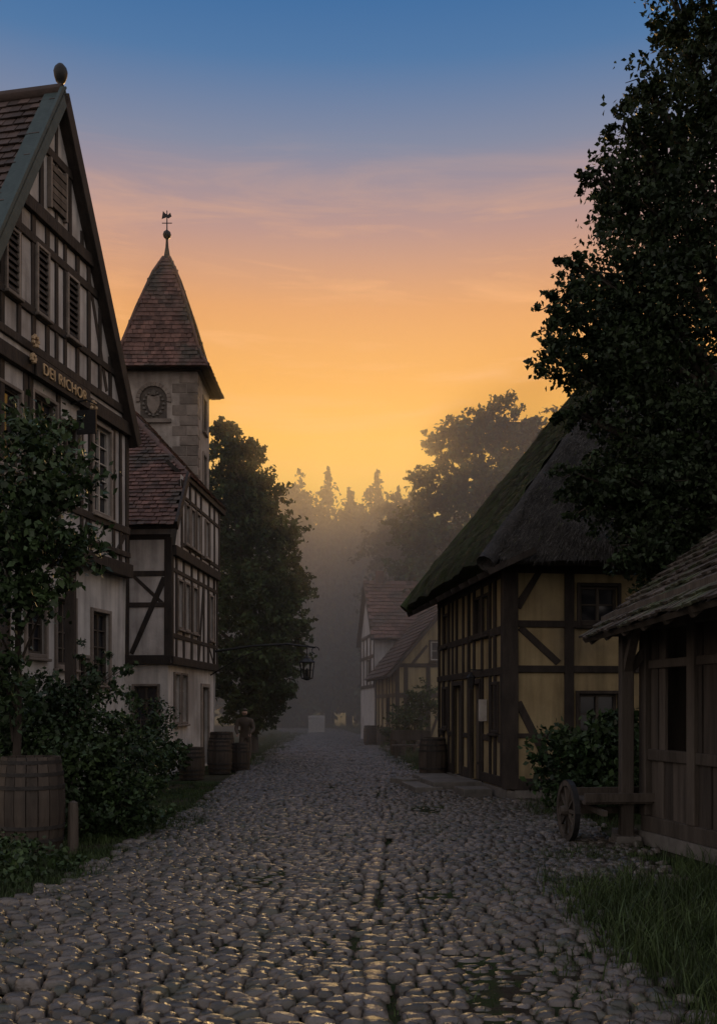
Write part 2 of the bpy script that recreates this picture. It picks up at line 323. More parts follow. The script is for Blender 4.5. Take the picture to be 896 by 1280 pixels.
B.poly('upper_wall',M['plaster'],[W.p(0,0,-4.8),W.p(L2,0,-4.8),W.p(L2,7.2,-4.8),W.p(0,5.8,-4.8)])
CL=Vector((-7.4,27.1,9.6)) 
P=[EL,EA,Bp,C,CL]; B.slab('roof_deck',M['timber'],P,.09); B.tiles('roof_tiles',M['tile'],[p+Vector((0,-.03,.03)) for p in P],(1,-.074,0),.17,.17,.022)
P=[Bp,Bf,C2,C]; B.slab('roof_deck',M['timber'],P,.09); B.tiles('roof_tiles',M['tile'],[p+Vector((.03,0,.03)) for p in P],(.074,1,0),.17,.17,.022)
P=[CL,C,C2,Vector((-9.2,28.9,7.2)),Vector((-9.4,27,7.2))]; B.slab('roof_deck',M['timber'],P,.09)
B.tube('hip_tiles',M['tile'],[Bp,C,C2],[.09,.09,.09],8)
B.bar('verge_board',M['timber'],EA+Vector((.03,0,0)),Bp+Vector((.03,0,0)),.06,.22)
B.bar('verge_board',M['timber'],Bp+Vector((.03,0,-.05)),Bf+Vector((.03,0,-.05)),.06,.2)
for k in range(9): 
    p=Bp.lerp(Bf,k/8.); B.bar('rafter_tails',M['timber'],p+Vector((.0,0,-.12)),p+Vector((-.5,0,.35)),.08,.1)
B.done(bevel=('timber_frame','window_casing'),smooth=('hip_tiles',))
# ------------------------------------------------------------ tower
B=Build('stone_tower')
x0,x1,y0,y1,zt=-6.85,-4.66,28.95,31.25,11.35
Wt=Wall((x0,y0),(1,0),(0,-1)); Ws=Wall((x1,y0),(0,1),(1,0))
panel(B,'tower_wall',M['stone'],Wt,0,x1-x0,0,zt)
panel(B,'tower_wall',M['stone'],Ws,0,y1-y0,0,zt,[(1.0,9.95,.55,.95),(1.0,8.0,.6,1.2)])
B.poly('tower_wall',M['stone'],[(x0,y0,0),(x0,y1,0),(x0,y1,zt),(x0,y0,zt)]); B.poly('tower_wall',M['stone'],[(x0,y1,0),(x1,y1,0),(x1,y1,zt),(x0,y1,zt)])
window(B,Ws,(1.0,9.95,.55,.95),2,3,'frame_d',casm='quoin'); window(B,Ws,(1.0,8.0,.6,1.2),2,3,'frame',casm='quoin')
# carved coat of arms in an arched surround
for i in range(13):
    a=math.pi*i/12; r=.40
    B.hexa('emblem_arch',M['quoin'],[Wt.p(.93+q*math.cos(t),10.5+q*math.sin(t),nn) for nn in(-.02,.06) for q,t in((r,a-.12),(r+.11,a-.12),(r+.11,a+.12),(r,a+.12))])
V=[Wt.p(.93+.41*math.cos(math.pi*i/10),10.5+.41*math.sin(math.pi*i/10),.012) for i in range(11)]; B.poly('emblem_ground',M['frame_d'],V)
wbox(B,'emblem_ground',M['frame_d'],Wt,.55,1.31,9.95,10.5,-.02,.012); wbox(B,'emblem_arch',M['quoin'],Wt,.42,1.44,9.84,9.95,-.02,.08)
sh_=[(-.17,.3),(.17,.3),(.17,.05),(.1,-.12),(0,-.22),(-.1,-.12),(-.17,.05)]
B.add('emblem_shield',M['quoin'],[Wt.p(.93+a,10.3+b_,.06) for a,b_ in sh_]+[Wt.p(.93+a*1.12,10.3+b_*1.12,.015) for a,b_ in sh_],[tuple(range(7))]+[(i,(i+1)%7,7+(i+1)%7,7+i) for i in range(7)])
for i in range(16):
    a=math.tau*i/16; B.lathe('emblem_foliage',M['quoin'] if 0 else M['hair'],Wt.p(.93+.29*math.cos(a),10.38+.33*math.sin(a),.02),[(0,-.05),(.05,-.02),(.04,.03),(0,.05)],6)
B.lathe('emblem_crest',M['hair'],Wt.p(.93,10.62,.03),[(.09,0),(.11,.06),(.07,.08),(.09,.14),(.02,.17)],8)
z=6.5;k=0
while z<zt-.3:
    h=random.uniform(.27,.33); lf,ls=((.5,.28) if k%2 else (.3,.48))
    wbox(B,'quoins',M['quoin'],Wt,x1-x0-lf,x1-x0+.02,z,z+h-.015,-.1,.02+random.uniform(0,.008))
    wbox(B,'quoins',M['quoin'],Ws,.003,ls,z,z+h-.015,-.1,.017)
    if k%2==0: wbox(B,'quoins',M['quoin'],Wt,x1-x0-.72,x1-x0-lf-.02,z,z+h-.015,-.1,.012)
    z+=h;k+=1
cx,cy=(x0+x1)/2,(y0+y1)/2; hx,hy=(x1-x0)/2,(y1-y0)/2
wbox(B,'cornice',M['timber'],Wt,-.12,x1-x0+.12,zt-.02,zt+.14,-2.42,.12)
pr=[(1.34,zt+.02),(1.16,zt+.3),(1.0,zt+.72),(.66,zt+2.0),(.30,zt+3.2),(.07,zt+3.75)]
def ring(f,z): return [Vector((cx+sx*hx*f,cy+sy*hy*f,z)) for sx,sy in((-1,-1),(1,-1),(1,1),(-1,1))]
for i in range(5):
    a=ring(*pr[i]); c=ring(*pr[i+1])
    for k in range(4):
        P=[a[k],a[(k+1)%4],c[(k+1)%4],c[k]]; n=(P[1]-P[0]).cross(P[2]-P[0]).normalized(); n=n if n.z>0 else -n
        B.slab('roof_deck',M['tile'],P,.03)
        B.tiles('spire_tiles',M['tile'],[p+n*.015 for p in P],P[1]-P[0],.15,.15,.02,.008)
for k in range(4): B.tube('hip_tiles',M['tile'],[ring(f+.01,z+.02)[k] for f,z in pr],[.05]*6,6)
B.poly('soffit',M['timber'],ring(1.3,zt+.02))
ap=(cx,cy,zt+3.7)
B.lathe('spire_finial',M['iron'],ap,[(.13,-.15),(.1,.1),(.05,.4),(.035,.62),(.05,.66),(.1,.7),(.125,.78),(.1,.86),(.05,.9),(.02,.93),(.015,1.5),(.0,1.52)],14)
zz=ap[2]+1.25
B.add('weather_vane',M['iron'],[(cx-.16,cy,zz),(cx-.02,cy,zz+.05),(cx+.05,cy,zz+.02),(cx+.14,cy,zz+.08),(cx+.1,cy,zz+.2),(cx+.03,cy,zz+.13),(cx-.05,cy,zz+.17),(cx-.12,cy,zz+.25)],[(0,1,6,7),(1,2,3,4,5,6)])
B.bar('weather_vane_arm',M['iron'],(cx-.15,cy,zz-.12),(cx+.15,cy,zz-.12),.02)
B.done(bevel=('quoins',),smooth=('spire_finial','hip_tiles'))
# ------------------------------------------------------------ thatched house
B=Build('thatched_farmhouse')
A=(2.56,16.9); du=(-.122,.9925); dv=(.9925,.122)
W=Wall(A,du,(-.9925,-.122)); G=Wall(A,dv,(.122,-.9925)); LS=6.0; LG=7.5; TZ=4.1
sh=[(1.35,3.0,.45,.65),(2.0,3.0,.45,.65),(4.9,3.0,.4,.6),(.75,1.2,.4,.8),(2.0,.2,.75,1.85),(3.55,.2,.75,1.85),(5.0,1.2,.45,.8)]
panel(B,'street_wall',M['ochre'],W,0,LS,.15,TZ,sh)
for h in sh:
    if h[1]<.5: door(B,W,*h)
    else: window(B,W,h,2,3,'frame_d')
gh=[(1.22,3.05,.66,.62),(1.2,1.15,.68,.68),(3.4,1.15,.7,.8),(3.4,3.05,.7,.62)]
panel(B,'gable_wall',M['ochre'],G,0,LG,.15,TZ,gh)
for h in gh: window(B,G,h,2,2,'frame_d')
wbox(B,'plinth',M['slab'],W,-.03,LS+.03,0,.2,-.3,.06); wbox(B,'plinth',M['slab'],G,.07,LG+.03,0,.2,-.3,.05)
for w_,L_ in((W,LS),(G,LG)):
    for z,wd in((.3,.2),(2.25,.15),(2.95,.13) if w_ is W else (3.02,.14),(3.98,.2)): 
        if w_ is W and z<.5:
            for a,c in((0,1.9),(2.85,3.45),(4.4,6)): beam(B,w_,a,z,c,z,wd,.035)
        else: beam(B,w_,0,z,L_,z,wd,.035)
for a,c in((0,.7),(1.2,1.9),(2.85,3.45),(4.4,4.95),(5.5,6)): beam(B,W,a,1.05,c,1.05,.11,.03)
for u in(.45,.95,1.28,1.88,2.52,2.95,3.45,4.05,4.45,4.82,5.38,5.85):
    beam(B,W,u,2.3,u,3.95,.12,.04)
    if not any(a-.1<u<a+w_+.1 and z<.5 for a,z,w_,h in sh): beam(B,W,u,.35,u,2.2,.12,.04)
beam(B,G,0,.22,0,4.05,.26,.05)
for u in(1.02,2.5,3.2,4.3,5.4,6.5,7.4): beam(B,G,u,.35,u,3.95,.17,.045)
beam(B,G,0,1.12,1.02,1.12,.1,.03); beam(B,G,1.02,1.02,LG,1.02,.13,.03)
beam(B,G,.16,2.95,.85,2.35,.14,.025); beam(B,G,.12,1.7,.8,.42,.14,.025); beam(B,G,.5,3.9,.12,3.3,.14,.025); beam(B,G,1.7,.42,2.4,.95,.12,.02)
for u in(3.2,4.3,5.4): beam(B,G,u+.1,.4,u+1,2.15,.13,.02)
B.poly('rear_wall',M['ochre'],[W.p(LS,0),W.p(LS,0)+G.d*LG,W.p(LS,TZ)+G.d*LG,W.p(LS,9.0)+G.d*3.75,W.p(LS,TZ)]); B.poly('rear_wall',M['ochre'],[G.p(LG,0),W.p(LS,0)+G.d*LG,W.p(LS,TZ)+G.d*LG,G.p(LG,TZ)])
def LP(a,b_,z): return G.o+G.d*a+W.d*b_+Vector((0,0,z))
RZ=9.35; EZ=3.98; R0=LP(3.75,2.9,RZ); R1=LP(3.75,6.8,RZ)
c00=LP(-.62,-.75,EZ);c01=LP(-.62,6.85,EZ);c10=LP(8.12,-.75,EZ);c11=LP(8.12,6.85,EZ)
patches=[(c00,c01,R1,R0),(c10,c00,R0,R0+G.d*.02),(c11,c10,R0,R1)]
SV=[];MV=[]
def h3(p): 
    return .045*math.sin(p.x*2.1+p.y*1.3)*math.sin(p.y*1.7-p.z*2.3)+.03*math.sin(p.z*7+p.x*4)*math.sin(p.y*5)
for pi,(a,b_,c,d_) in enumerate(patches):
    n=(b_-a).cross(c-a).normalized(); n=n if n.z>0 else -n
    NU,NV=60,50; V=[];F=[]
    for j in range(NV+1):
        for i in range(NU+1):
            s,t=i/NU,j/NV; p=a.lerp(b_,s).lerp(d_.lerp(c,s),t)
            e=min(1,t*NV/4); p=p+n*(.02+.10*e**.5+h3(p))+n*random.uniform(-.012,.012); V.append(p)
    for j in range(NV):
        for i in range(NU): k=j*(NU+1)+i; F.append((k,k+1,k+NU+2,k+NU+1))
    k0=len(V)
    for i in range(NU+1): s=i/NU; V.append(a.lerp(b_,s)-n*.22+ (c-b_).normalized()*.12+Vector((0,0,random.uniform(-.02,.02))))
    for i in range(NU): F.append((i,i+1,k0+i+1,k0+i))
    B.add('mossy_thatch_slope' if pi==0 else 'thatch',M['thatch_moss'] if pi==0 else M['thatch'],V,F); B.slab('roof_underside',M['timber'],[a.lerp(d_,.02)-n*.2,b_.lerp(c,.02)-n*.2,c-n*.2,d_-n*.2],.05)
    nS=26000 if pi<2 else 5000
    s=rng.random(nS); t=rng.random(nS)**1.15; aa,bb,cc,dd=[np.array(q) for q in(a,b_,c,d_)]
    e0=aa+(bb-aa)*s[:,None]; e1=dd+(cc-dd)*s[:,None]; p=e0+(e1-e0)*t[:,None]
    dn=-(e1-e0); dn/=np.linalg.norm(dn,axis=1)[:,None]; nn=np.array(n)
    hh=np.array([h3(Vector(q)) for q in p]); e=np.minimum(1,t*50/4)**.5
    p=p+nn*(.03+.10*e+hh)[:,None]
    ln=rng.uniform(.08,.22,nS)[:,None]; sd=np.cross(dn,nn); jt=rng.normal(0,.12,(nS,3))
    tip=p+(dn+jt)*ln+nn*rng.uniform(0,.035,nS)[:,None]; w=rng.uniform(.003,.009,nS)[:,None]
    T=np.stack([p-sd*w,p+sd*w,tip],1)
    mk=((pi==0)&(rng.random(nS)<.65))|((pi==1)&(rng.random(nS)<.03)) 
    SV.append(T[~mk].reshape(-1,3)); MV.append(T[mk].reshape(-1,3))
B.tube('thatch_verge',M['thatch_moss'],[c01.lerp(R1,k/12.)-Vector((0,0,.08)) for k in range(13)],[.17+random.uniform(-.02,.02) for k in range(13)],10)
B.tube('thatch_hip',M['thatch'],[c00.lerp(R0,k/16.)+Vector((0,0,-.07)) for k in range(17)],[.16+random.uniform(-.012,.012) for k in range(17)],10)
B.tube('thatch_verge',M['thatch_moss'],[R0.lerp(R1,k/8.) for k in range(9)],[.2+random.uniform(-.02,.02) for k in range(9)],10)
for k in range(12): p=c00.lerp(c01,k/11.); B.bar('rafter_tails',M['timber'],p+Vector((.05,0,-.2)),p+Vector((.8,0,.15)),.09,.1)
p=W.p(1.75,2.05,0)
B.bar('wall_lamp',M['iron'],p+W.n*.02+Vector((0,0,.25)),p+W.n*.28+Vector((0,0,.25)),.025); B.lathe('wall_lamp',M['iron'],p+W.n*.26,[(.05,-.1),(.075,.1),(.09,.11),(.02,.2)],6)
wbox(B,'notice_box',M['frame'],W,1.5,1.66,1.35,1.75,.02,.14)
rt=B.done(bevel=('timber_frame','window_casing'),smooth=('thatch','mossy_thatch_slope','thatch_verge','thatch_hip'))
for nm,S,mm in(('straw_stems',SV,'straw'),('mossy_straw',MV,'moss_straw')):
    V=np.concatenate(S); fast(nm,V,np.arange(len(V)).reshape(-1,3),M[mm],rt)
B=Build('stone_door_steps')
def rslab(part,m,cx,cy,w,l,z0,z1,rot=0.12):
    c,s=math.cos(rot),math.sin(rot); q=[(-w/2,-l/2),(w/2,-l/2),(w/2,l/2),(-w/2,l/2)]
    q=[(a+random.uniform(-.03,.03),b_+random.uniform(-.03,.03)) for a,b_ in q]
    V=[(cx+a*c-b_*s,cy+a*s+b_*c,z) for z in(z0,z1) for a,b_ in q]; B.hexa(part,m,V)
rslab('step',M['slab'],1.75,19.3,.9,1.3,0,.22);rslab('step',M['slab'],1.2,19.2,.5,1.5,0,.13)
rslab('step',M['slab'],1.55,20.9,.7,1.2,0,.19);rslab('step',M['slab'],2.05,17.9,.5,.7,0,.17);rslab('step',M['slab'],.95,20.4,.4,.6,0,.16,.4)
B.done(bevel=('step',))
# ------------------------------------------------------------ shed
B=Build('timber_shed')
W=Wall((3.36,11.75),(.19,-1),(-1,-.19))
wbox(B,'stone_base',M['slab'],W,-.05,5,0,.16,-.3,.05)
wbox(B,'sill_beam',M['wood'],W,-.05,5,.16,.34,-.16,.03)
u=.12
while u<5:
    w=random.uniform(.12,.19); wbox(B,'wall_boards',M['boards'],W,u,u+w-.012,.34,1.0+random.uniform(-.01,.01),-.06,-.02+random.uniform(-.012,.012))
    if not (.35<u<1.0): wbox(B,'wall_boards',M['boards'],W,u,u+w-.012,1.1,2.62,-.06,-.02+random.uniform(-.012,.012))
    u+=w
wbox(B,'rail',M['wood'],W,.1,5,.99,1.12,-.1,.02); wbox(B,'rail',M['wood'],W,.1,5,2.05,2.15,-.1,.012); wbox(B,'rail',M['wood'],W,-.1,5,2.5,2.66,-.12,.03)
for u in(0,1.1,2.6): wbox(B,'posts',M['wood'],W,u-.08,u+.08,.34,2.6,-.13,.04)
B.poly('rear_dark_wall',M['boards'],[W.p(0,0,-2.4),W.p(5,0,-2.4),W.p(5,2.6,-2.4),W.p(0,2.6,-2.4)]); B.poly('rear_dark_wall',M['boards'],[W.p(0,0,-.1),W.p(0,0,-2.4),W.p(0,3.9,-1.5),W.p(0,2.6,-.1)])
B.poly('rear_dark_wall',M['boards'],[W.p(.2,.3,-.5),W.p(1.3,.3,-.5),W.p(1.3,2.6,-.5),W.p(.2,2.6,-.5)])
for (x,y) in((3.14,11.75),(3.30,12.35)):
    B.bar('porch_post',M['wood'],(x,y,.05),(x,y,2.62),.15,.15); B.box('post_stone',M['slab'],x-.14,x+.14,y-.14,y+.14,0,.1)
    B.bar('brace',M['wood'],(x,y,2.0),(x+.45,y,2.55),.09,.09)
    B.bar('brace',M['wood'],(x,y,2.0),(x,y-.5,2.6),.09,.09)
B.bar('wall_plate',M['wood'],(3.1,12.5,2.66),(3.1,6,2.66),.15,.15)
B.bar('tie_beam',M['wood'],(3.0,12.35,2.55),(4.6,12.35,2.55),.12,.14)
P=[(2.82,5.5,2.46),(2.82,12.62,2.46),(5.0,12.62,4.2),(5.0,5.5,4.2)]
B.slab('roof_deck',M['wood'],P,.06); B.tiles('roof_shingles',M['shingle'],[Vector(p)+Vector((0,0,.02)) for p in P],(0,1,0),.15,.2,.028,.025)
P=[(7.2,5.5,2.46),(7.2,12.62,2.46),(5.0,12.62,4.2),(5.0,5.5,4.2)]
B.slab('roof_deck',M['wood'],P,.06); B.tiles('roof_shingles',M['shingle'],[Vector(p)+Vector((0,0,.02)) for p in P],(0,1,0),.17,.2,.028,.02)
for k in range(9): y=12.4-k*.75; B.bar('rafters',M['wood'],(2.86,y,2.42),(4.9,y,4.05),.09,.1)
B.done(bevel=('posts','rail','porch_post','sill_beam'))
# ------------------------------------------------------------ hand cart
B=Build('wooden_handcart')
def wheel(cx,cy,R,yaw):
    ax=Vector((math.cos(yaw),math.sin(yaw),0)); fw=Vector((-math.sin(yaw),math.cos(yaw),0)); c=Vector((cx,cy,R)); K=24
    pt=lambda a,r,o: c+fw*(r*math.cos(a))+Vector((0,0,r*math.sin(a)))+ax*o
    for k in range(K):
        a,b_=math.tau*k/K,math.tau*(k+1)/K
        B.hexa('wheel_rim',M['wood'],[pt(a,R-.07,-.03),pt(a,R-.008,-.03),pt(b_,R-.008,-.03),pt(b_,R-.07,-.03),pt(a,R-.07,.03),pt(a,R-.008,.03),pt(b_,R-.008,.03),pt(b_,R-.07,.03)])
        B.hexa('iron_tyre',M['iron'],[pt(a,R-.008,-.032),pt(a,R,-.032),pt(b_,R,-.032),pt(b_,R-.008,-.032),pt(a,R-.008,.032),pt(a,R,.032),pt(b_,R,.032),pt(b_,R-.008,.032)])
    for k in range(10): a=math.tau*k/10; B.bar('spokes',M['wood'],pt(a,.05,0),pt(a,R-.05,0),.035,.03,up=ax)
    B.tube('hub',M['wood'],[c-ax*.1,c-ax*.03,c+ax*.03,c+ax*.1],[.05,.07,.07,.05],12)
wheel(2.50,11.95,.37,.1); wheel(3.62,12.07,.37,.1)
B.bar('axle',M['wood'],(2.5,11.95,.37),(3.62,12.07,.37),.07)
for k in range(5): B.bar('bed_planks',M['wood'],(2.60-.02*k,11.6+.17*k,.5),(3.72-.02*k,11.72+.17*k,.5),.155,.035)
B.bar('side_rail',M['wood'],(2.6,11.5,.56),(3.74,11.62,.56),.05,.1); B.bar('side_rail',M['wood'],(2.5,12.38,.56),(3.6,12.5,.56),.05,.1)
B.bar('shaft',M['wood'],(2.7,12.5,.44),(2.78,11.3,.40),.06); B.bar('shaft',M['wood'],(3.4,12.6,.44),(3.5,11.4,.40),.06)
B.done()
# ------------------------------------------------------------ barrels
def barrel(x,y,r,h,z=0,name='wooden_barrel'):
    B=Build(name); K=18
    prof=[(.86,0),(.95,.2),(1,.4),(1,.6),(.95,.8),(.86,1)]
    for k in range(K):
        a0=math.tau*k/K+.012;a1=math.tau*(k+1)/K-.012; j=random.uniform(-.004,.004); V=[]
        for f,t in prof:
            for a in(a0,a1): V.append((x+(r*f+j)*math.cos(a),y+(r*f+j)*math.sin(a),z+t*h))
            for a in(a1,a0): V.append((x+(r*f-.03)*math.cos(a),y+(r*f-.03)*math.sin(a),z+t*h))
        F=[(0,1,2,3),(20,21,22,23)]
        for i in range(5):
            for m in range(4): F.append((i*4+m,i*4+(m+1)%4,i*4+4+(m+1)%4,i*4+4+m))
        B.add('staves',M['barrel'],V,F)
    for t,f in((.04,.875),(.17,.94),(.3,.985),(.7,.985),(.83,.94),(.95,.88)):
        B.lathe('hoops',M['hoop'],(x,y,z+t*h),[(r*f-.03,-.02),(r*f+.008,-.02),(r*f+.008,.02),(r*f-.03,.02)],28)
    B.lathe('lid',M['barrel'],(x,y,z+h-.07),[(.001,0),(r*.84,0),(r*.84,.02),(.001,.02)],20)
    B.lathe('bottom',M['barrel'],(x,y,z+.05),[(.001,0),(r*.84,0),(r*.84,.02),(.001,.02)],20)
    B.done()
barrel(-3.55,10.85,.36,1.07)
barrel(1.62,21.8,.31,.95)
barrel(-3.72,22.3,.3,.72);barrel(-3.35,24.2,.3,.82);barrel(-3.5,25.6,.33,.98);barrel(-2.95,25.0,.24,.72)
barrel(.5,42,.3,.85);barrel(1.05,41.5,.3,.8);barrel(1.3,33,.26,.8)
B=Build('wooden_bollard'); B.lathe('post',M['wood'],(-3.12,10.95,0),[(.06,0),(.058,.5),(.05,.56),(.02,.58)],10); B.done()
B=Build('wooden_bench'); B.box('seat',M['wood'],1.0,2.2,30.2,30.6,.42,.47)
for x in(1.1,2.05): B.box('leg',M['wood'],x,x+.08,30.22,30.58,0,.42)
B.box('backrest',M['wood'],1.0,2.2,30.6,30.64,.6,.9); B.done()
B=Build('market_crate')
for i in range(5): B.box('slats',M['frame'],-3.1,-2.1,62,62.05,.05+i*.22,.22+i*.22)
B.box('body',M['frame'],-3.05,-2.15,62.06,62.8,0,1.1); B.done()
# ------------------------------------------------------------ hanging lantern on iron arm
B=Build('hanging_street_lantern'); lx,ly,lz=-1.44,28.0,2.42
B.tube('arm',M['iron'],[(-4.15,28.0,3.15),(-3,28,3.32),(-2,28,3.38),(-1.2,28,3.28)],[.035,.03,.03,.022],8)
B.tube('stay',M['iron'],[(-4.15,28.0,2.5),(-3.4,28,2.95),(-2.6,28,3.3)],[.02,.016,.012],6)
B.tube('scroll',M['iron'],[(-1.2+.1*math.cos(a/2.),28,3.2+.1*math.sin(a/2.)) for a in range(10)],[.014]*10,5)
B.bar('chain',M['iron'],(lx,ly,3.3),(lx,ly,lz+.62),.02)
for k in range(6):
    a=math.tau*k/6; b_=math.tau*(k+1)/6; q=lambda a,r,z:(lx+r*math.cos(a),ly+r*math.sin(a),lz+z)
    B.bar('cage',M['iron'],q(a,.15,0),q(a,.2,.45),.028); B.bar('cage',M['iron'],q(a,.15,0),q(b_,.15,0),.03); B.bar('cage',M['iron'],q(a,.2,.45),q(b_,.2,.45),.03)
    B.bar('cage',M['iron'],q(a,.175,.23),q(b_,.175,.23),.015)
B.lathe('candle_holder',M['iron'],(lx,ly,lz),[(.08,0),(.08,.03),(.05,.05),(.05,.22),(.02,.28)],8)
B.lathe('cap',M['iron'],(lx,ly,lz+.45),[(.24,0),(.14,.08),(.08,.11),(.07,.15),(.02,.18)],6); B.lathe('base',M['iron'],(lx,ly,lz-.06),[(.03,0),(.15,.05),(.15,.07)],6)
B.done()
# ------------------------------------------------------------ distant house
B=Build('half_timbered_cottage')
W=Wall((1.55,40),(-.12,.99),(-.99,-.12)); G=Wall((1.55,40),(.99,.12),(.12,-.99))
panel(B,'wall',M['ochre'],G,0,3.9,0,3.3,[(.5,1.1,.6,.9)]); B.poly('gable',M['ochre'],[G.p(0,3.3),G.p(3.9,3.3),G.p(1.95,5.55)])
window(B,G,(.5,1.1,.6,.9),2,2,'frame'); window(B,G,(1.35,3.5,.7,.75),2,2,'frame',o=.03)
panel(B,'wall',M['plaster'],W,0,6,0,3.3,[(2,1,.7,1)]); window(B,W,(2,1,.7,1),2,2,'frame')
for z in(.2,2.1,3.3): beam(B,G,0,z,3.9,z,.18); beam(B,W,0,z,6,z,.18)
for u in(0,.35,1.25,1.95,2.7,3.8): beam(B,G,u,0,u,3.3,.16,.04)
for u in(0,1.2,2,2.7,4,5.2,6): beam(B,W,u,0,u,3.3,.15,.04)
beam(B,G,1.3,.3,1.9,2.05,.12,.02);beam(B,G,2.1,3.3,3,4.2,.12,.02);beam(B,G,.6,3.35,1.2,4.1,.12,.02)
pp=lambda a,b_,z: G.p(a,z)+W.d*b_
for a,sg in((-.5,1),(4.4,-1)):
    P=[pp(a,-.5,2.85),pp(a,6,2.85),pp(1.95,6,5.75),pp(1.95,-.5,5.75)]; B.slab('roof_deck',M['timber'],P,.12); B.tiles('roof_tiles',M['tile_dark'],[p+Vector((0,0,.04)) for p in P],W.d,.26,.26,.035)
q=lambda a,b_,z: pp(a,6+b_,z)
for P in([q(-.1,0,0),q(4.5,0,0),q(4.5,0,5.1),q(-.1,0,5.1)],[q(-.1,0,0),q(-.1,5,0),q(-.1,5,5.1),q(-.1,2.5,7.6),q(-.1,0,5.1)],[q(4.5,0,0),q(4.5,5,0),q(4.5,5,5.1),q(4.5,2.5,7.6),q(4.5,0,5.1)],[q(-.1,5,0),q(4.5,5,0),q(4.5,5,5.1),q(-.1,5,5.1)]): B.poly('rear_wing_wall',M['plaster'],P)
Wr=Wall(q(-.1,0,0)[:2],W.d[:2],W.n[:2])
for u in(0.1,1.2,2.5,3.8,4.9): beam(B,Wr,u,2.6,u,5.0,.15,.04)
for z in(2.6,4.0,5.0): beam(B,Wr,0,z,5,z,.16,.035)
window(B,Wr,(1.5,3.0,.6,.8),2,2,'frame',o=.03)
for b0,b1 in((-.4,2.5),(5.4,2.5)):
    P=[q(-.3,b0,4.75),q(4.8,b0,4.75),q(4.8,b1,7.7),q(-.3,b1,7.7)]; B.slab('roof_deck',M['timber'],P,.12); B.tiles('roof_tiles_rear',M['tile'],[p+Vector((0,0,.04)) for p in P],G.d,.26,.26,.035)
c=q(.5,2.5,7.4); B.box('chimney',M['tile'],c.x-.2,c.x+.2,c.y-.2,c.y+.2,c.z,c.z+.8)
B.done()
# ------------------------------------------------------------ ground, street
R=400
fast('ground',[(-R,-60,-.012),(R,-60,-.012),(R,R*2,-.012),(-R,R*2,-.012)],[(0,1,2,3)],M['soil'])
ys=np.array([2,6,8.2,9.2,17,17.3,20,21.5,36,60,100.]); xr=np.array([1.75,1.6,1.7,2.9,3.2,2.5,1.95,1.5,.9,-.2,-5]) 
yl=np.array([2,6,9,16,23,40,60,100.]); xl=np.array([-3.4,-3.2,-2.6,-2.5,-2.8,-3.3,-4.2,-9])
XL=lambda y:np.interp(y,yl,xl); XR=lambda y:np.interp(y,ys,xr)
yy=np.linspace(2,100,120); V=[];F=[]
for y in yy: V+= [(XL(y)-.15,y,-.006),(XR(y)+.1,y,-.006)]
for i in range(len(yy)-1): F.append((2*i,2*i+1,2*i+3,2*i+2))
fast('street_bed',V,F,M['joint'])
GX=lambda y: -.02+.032*(y-5)+.05*np.sin(y*.55)+.03*np.sin(y*1.3+1)
def und(x,y): return .016*np.sin(x*1.7+y*.6)+.014*np.sin(x*3.1-y*1.9)+.008*np.sin(y*2.7+x*.5)-.022*np.exp(-((x-GX(y)-.7)/.2)**2)-.02*np.exp(-((x-GX(y)+.95)/.24)**2)+.008
xs_,ys_,ws_,ls_,hs_,rs_=[],[],[],[],[],[]
y=3.2
while y<75:
    sc_=1 if y<30 else 1.5
    ry=.088*sc_*rng.uniform(.85,1.18); gut=float(GX(y)); x=XL(y)+rng.uniform(-.2,.14); x1=XR(y)+rng.normal(0,.11)
    while x<x1:
        right=x>gut+.2
        w=(.14 if not right else .125)*sc_*rng.uniform(.6,1.4)
        ingut=(gut-.02<x+w/2<gut+.15) and y<45
        if not ingut and not (right and y<30 and rng.random()<.05) and not (rng.random()<.008):
            j=.05*math.sin(x*1.3+y*.4)+.06*math.sin(x*.9)+.03*math.sin(x*2.9+y*1.1)
            xs_.append(x+w/2+rng.normal(0,.005)); ys_.append(y+j+rng.normal(0,.010 if not right else .018)); ws_.append(w*.5*.97); ls_.append(ry*.5*rng.uniform(.9,1.1)); hs_.append(.034*rng.uniform(.7,1.3)*(.9 if right else 1)); rs_.append(rng.normal(0,.09))
        x+=w
    y+=ry
y=3.2
while y<45:
    l=rng.uniform(.11,.2); xs_.append(float(GX(y))+.065+rng.normal(0,.014)); ys_.append(y+l/2); ws_.append(.08*rng.uniform(.85,1.1)); ls_.append(l*.5*.93); hs_.append(.033*rng.uniform(.7,1.2)); rs_.append(rng.normal(0,.14)); y+=l
xs_,ys_,ws_,ls_,hs_,rs_=map(np.array,(xs_,ys_,ws_,ls_,hs_,rs_)); n=len(xs_)
K=7; gv=np.array([-1,-.84,-.5,0,.5,.84,1]); gx,gy=np.meshgrid(gv,gv); gx=gx.ravel();gy=gy.ravel()
px=gx*np.sqrt(1-gy**2*.32); py=gy*np.sqrt(1-gx**2*.32); rr=np.maximum(np.abs(gx),np.abs(gy)); r2=np.sqrt(px**2+py**2)
pz=np.where(rr>.99,-.7,1-np.clip(r2,0,1.1)**3*.55)
wob=1+.07*rng.normal(size=(n,len(gx)))*(rr>.5)
tx_=rng.normal(0,.10,n)[:,None];ty_=rng.normal(0,.10,n)[:,None]
lx_=px*ws_[:,None]*wob; ly_=py*ls_[:,None]*wob; lz_=(pz+rng.normal(0,.07,(n,len(gx)))*(rr<.9))*hs_[:,None]+lx_*tx_+ly_*ty_
c,s=np.cos(rs_)[:,None],np.sin(rs_)[:,None]
X=xs_[:,None]+lx_*c-ly_*s; Y=ys_[:,None]+lx_*s+ly_*c; Z=lz_+und(xs_,ys_)[:,None]+rng.normal(0,.0045,n)[:,None]+.008
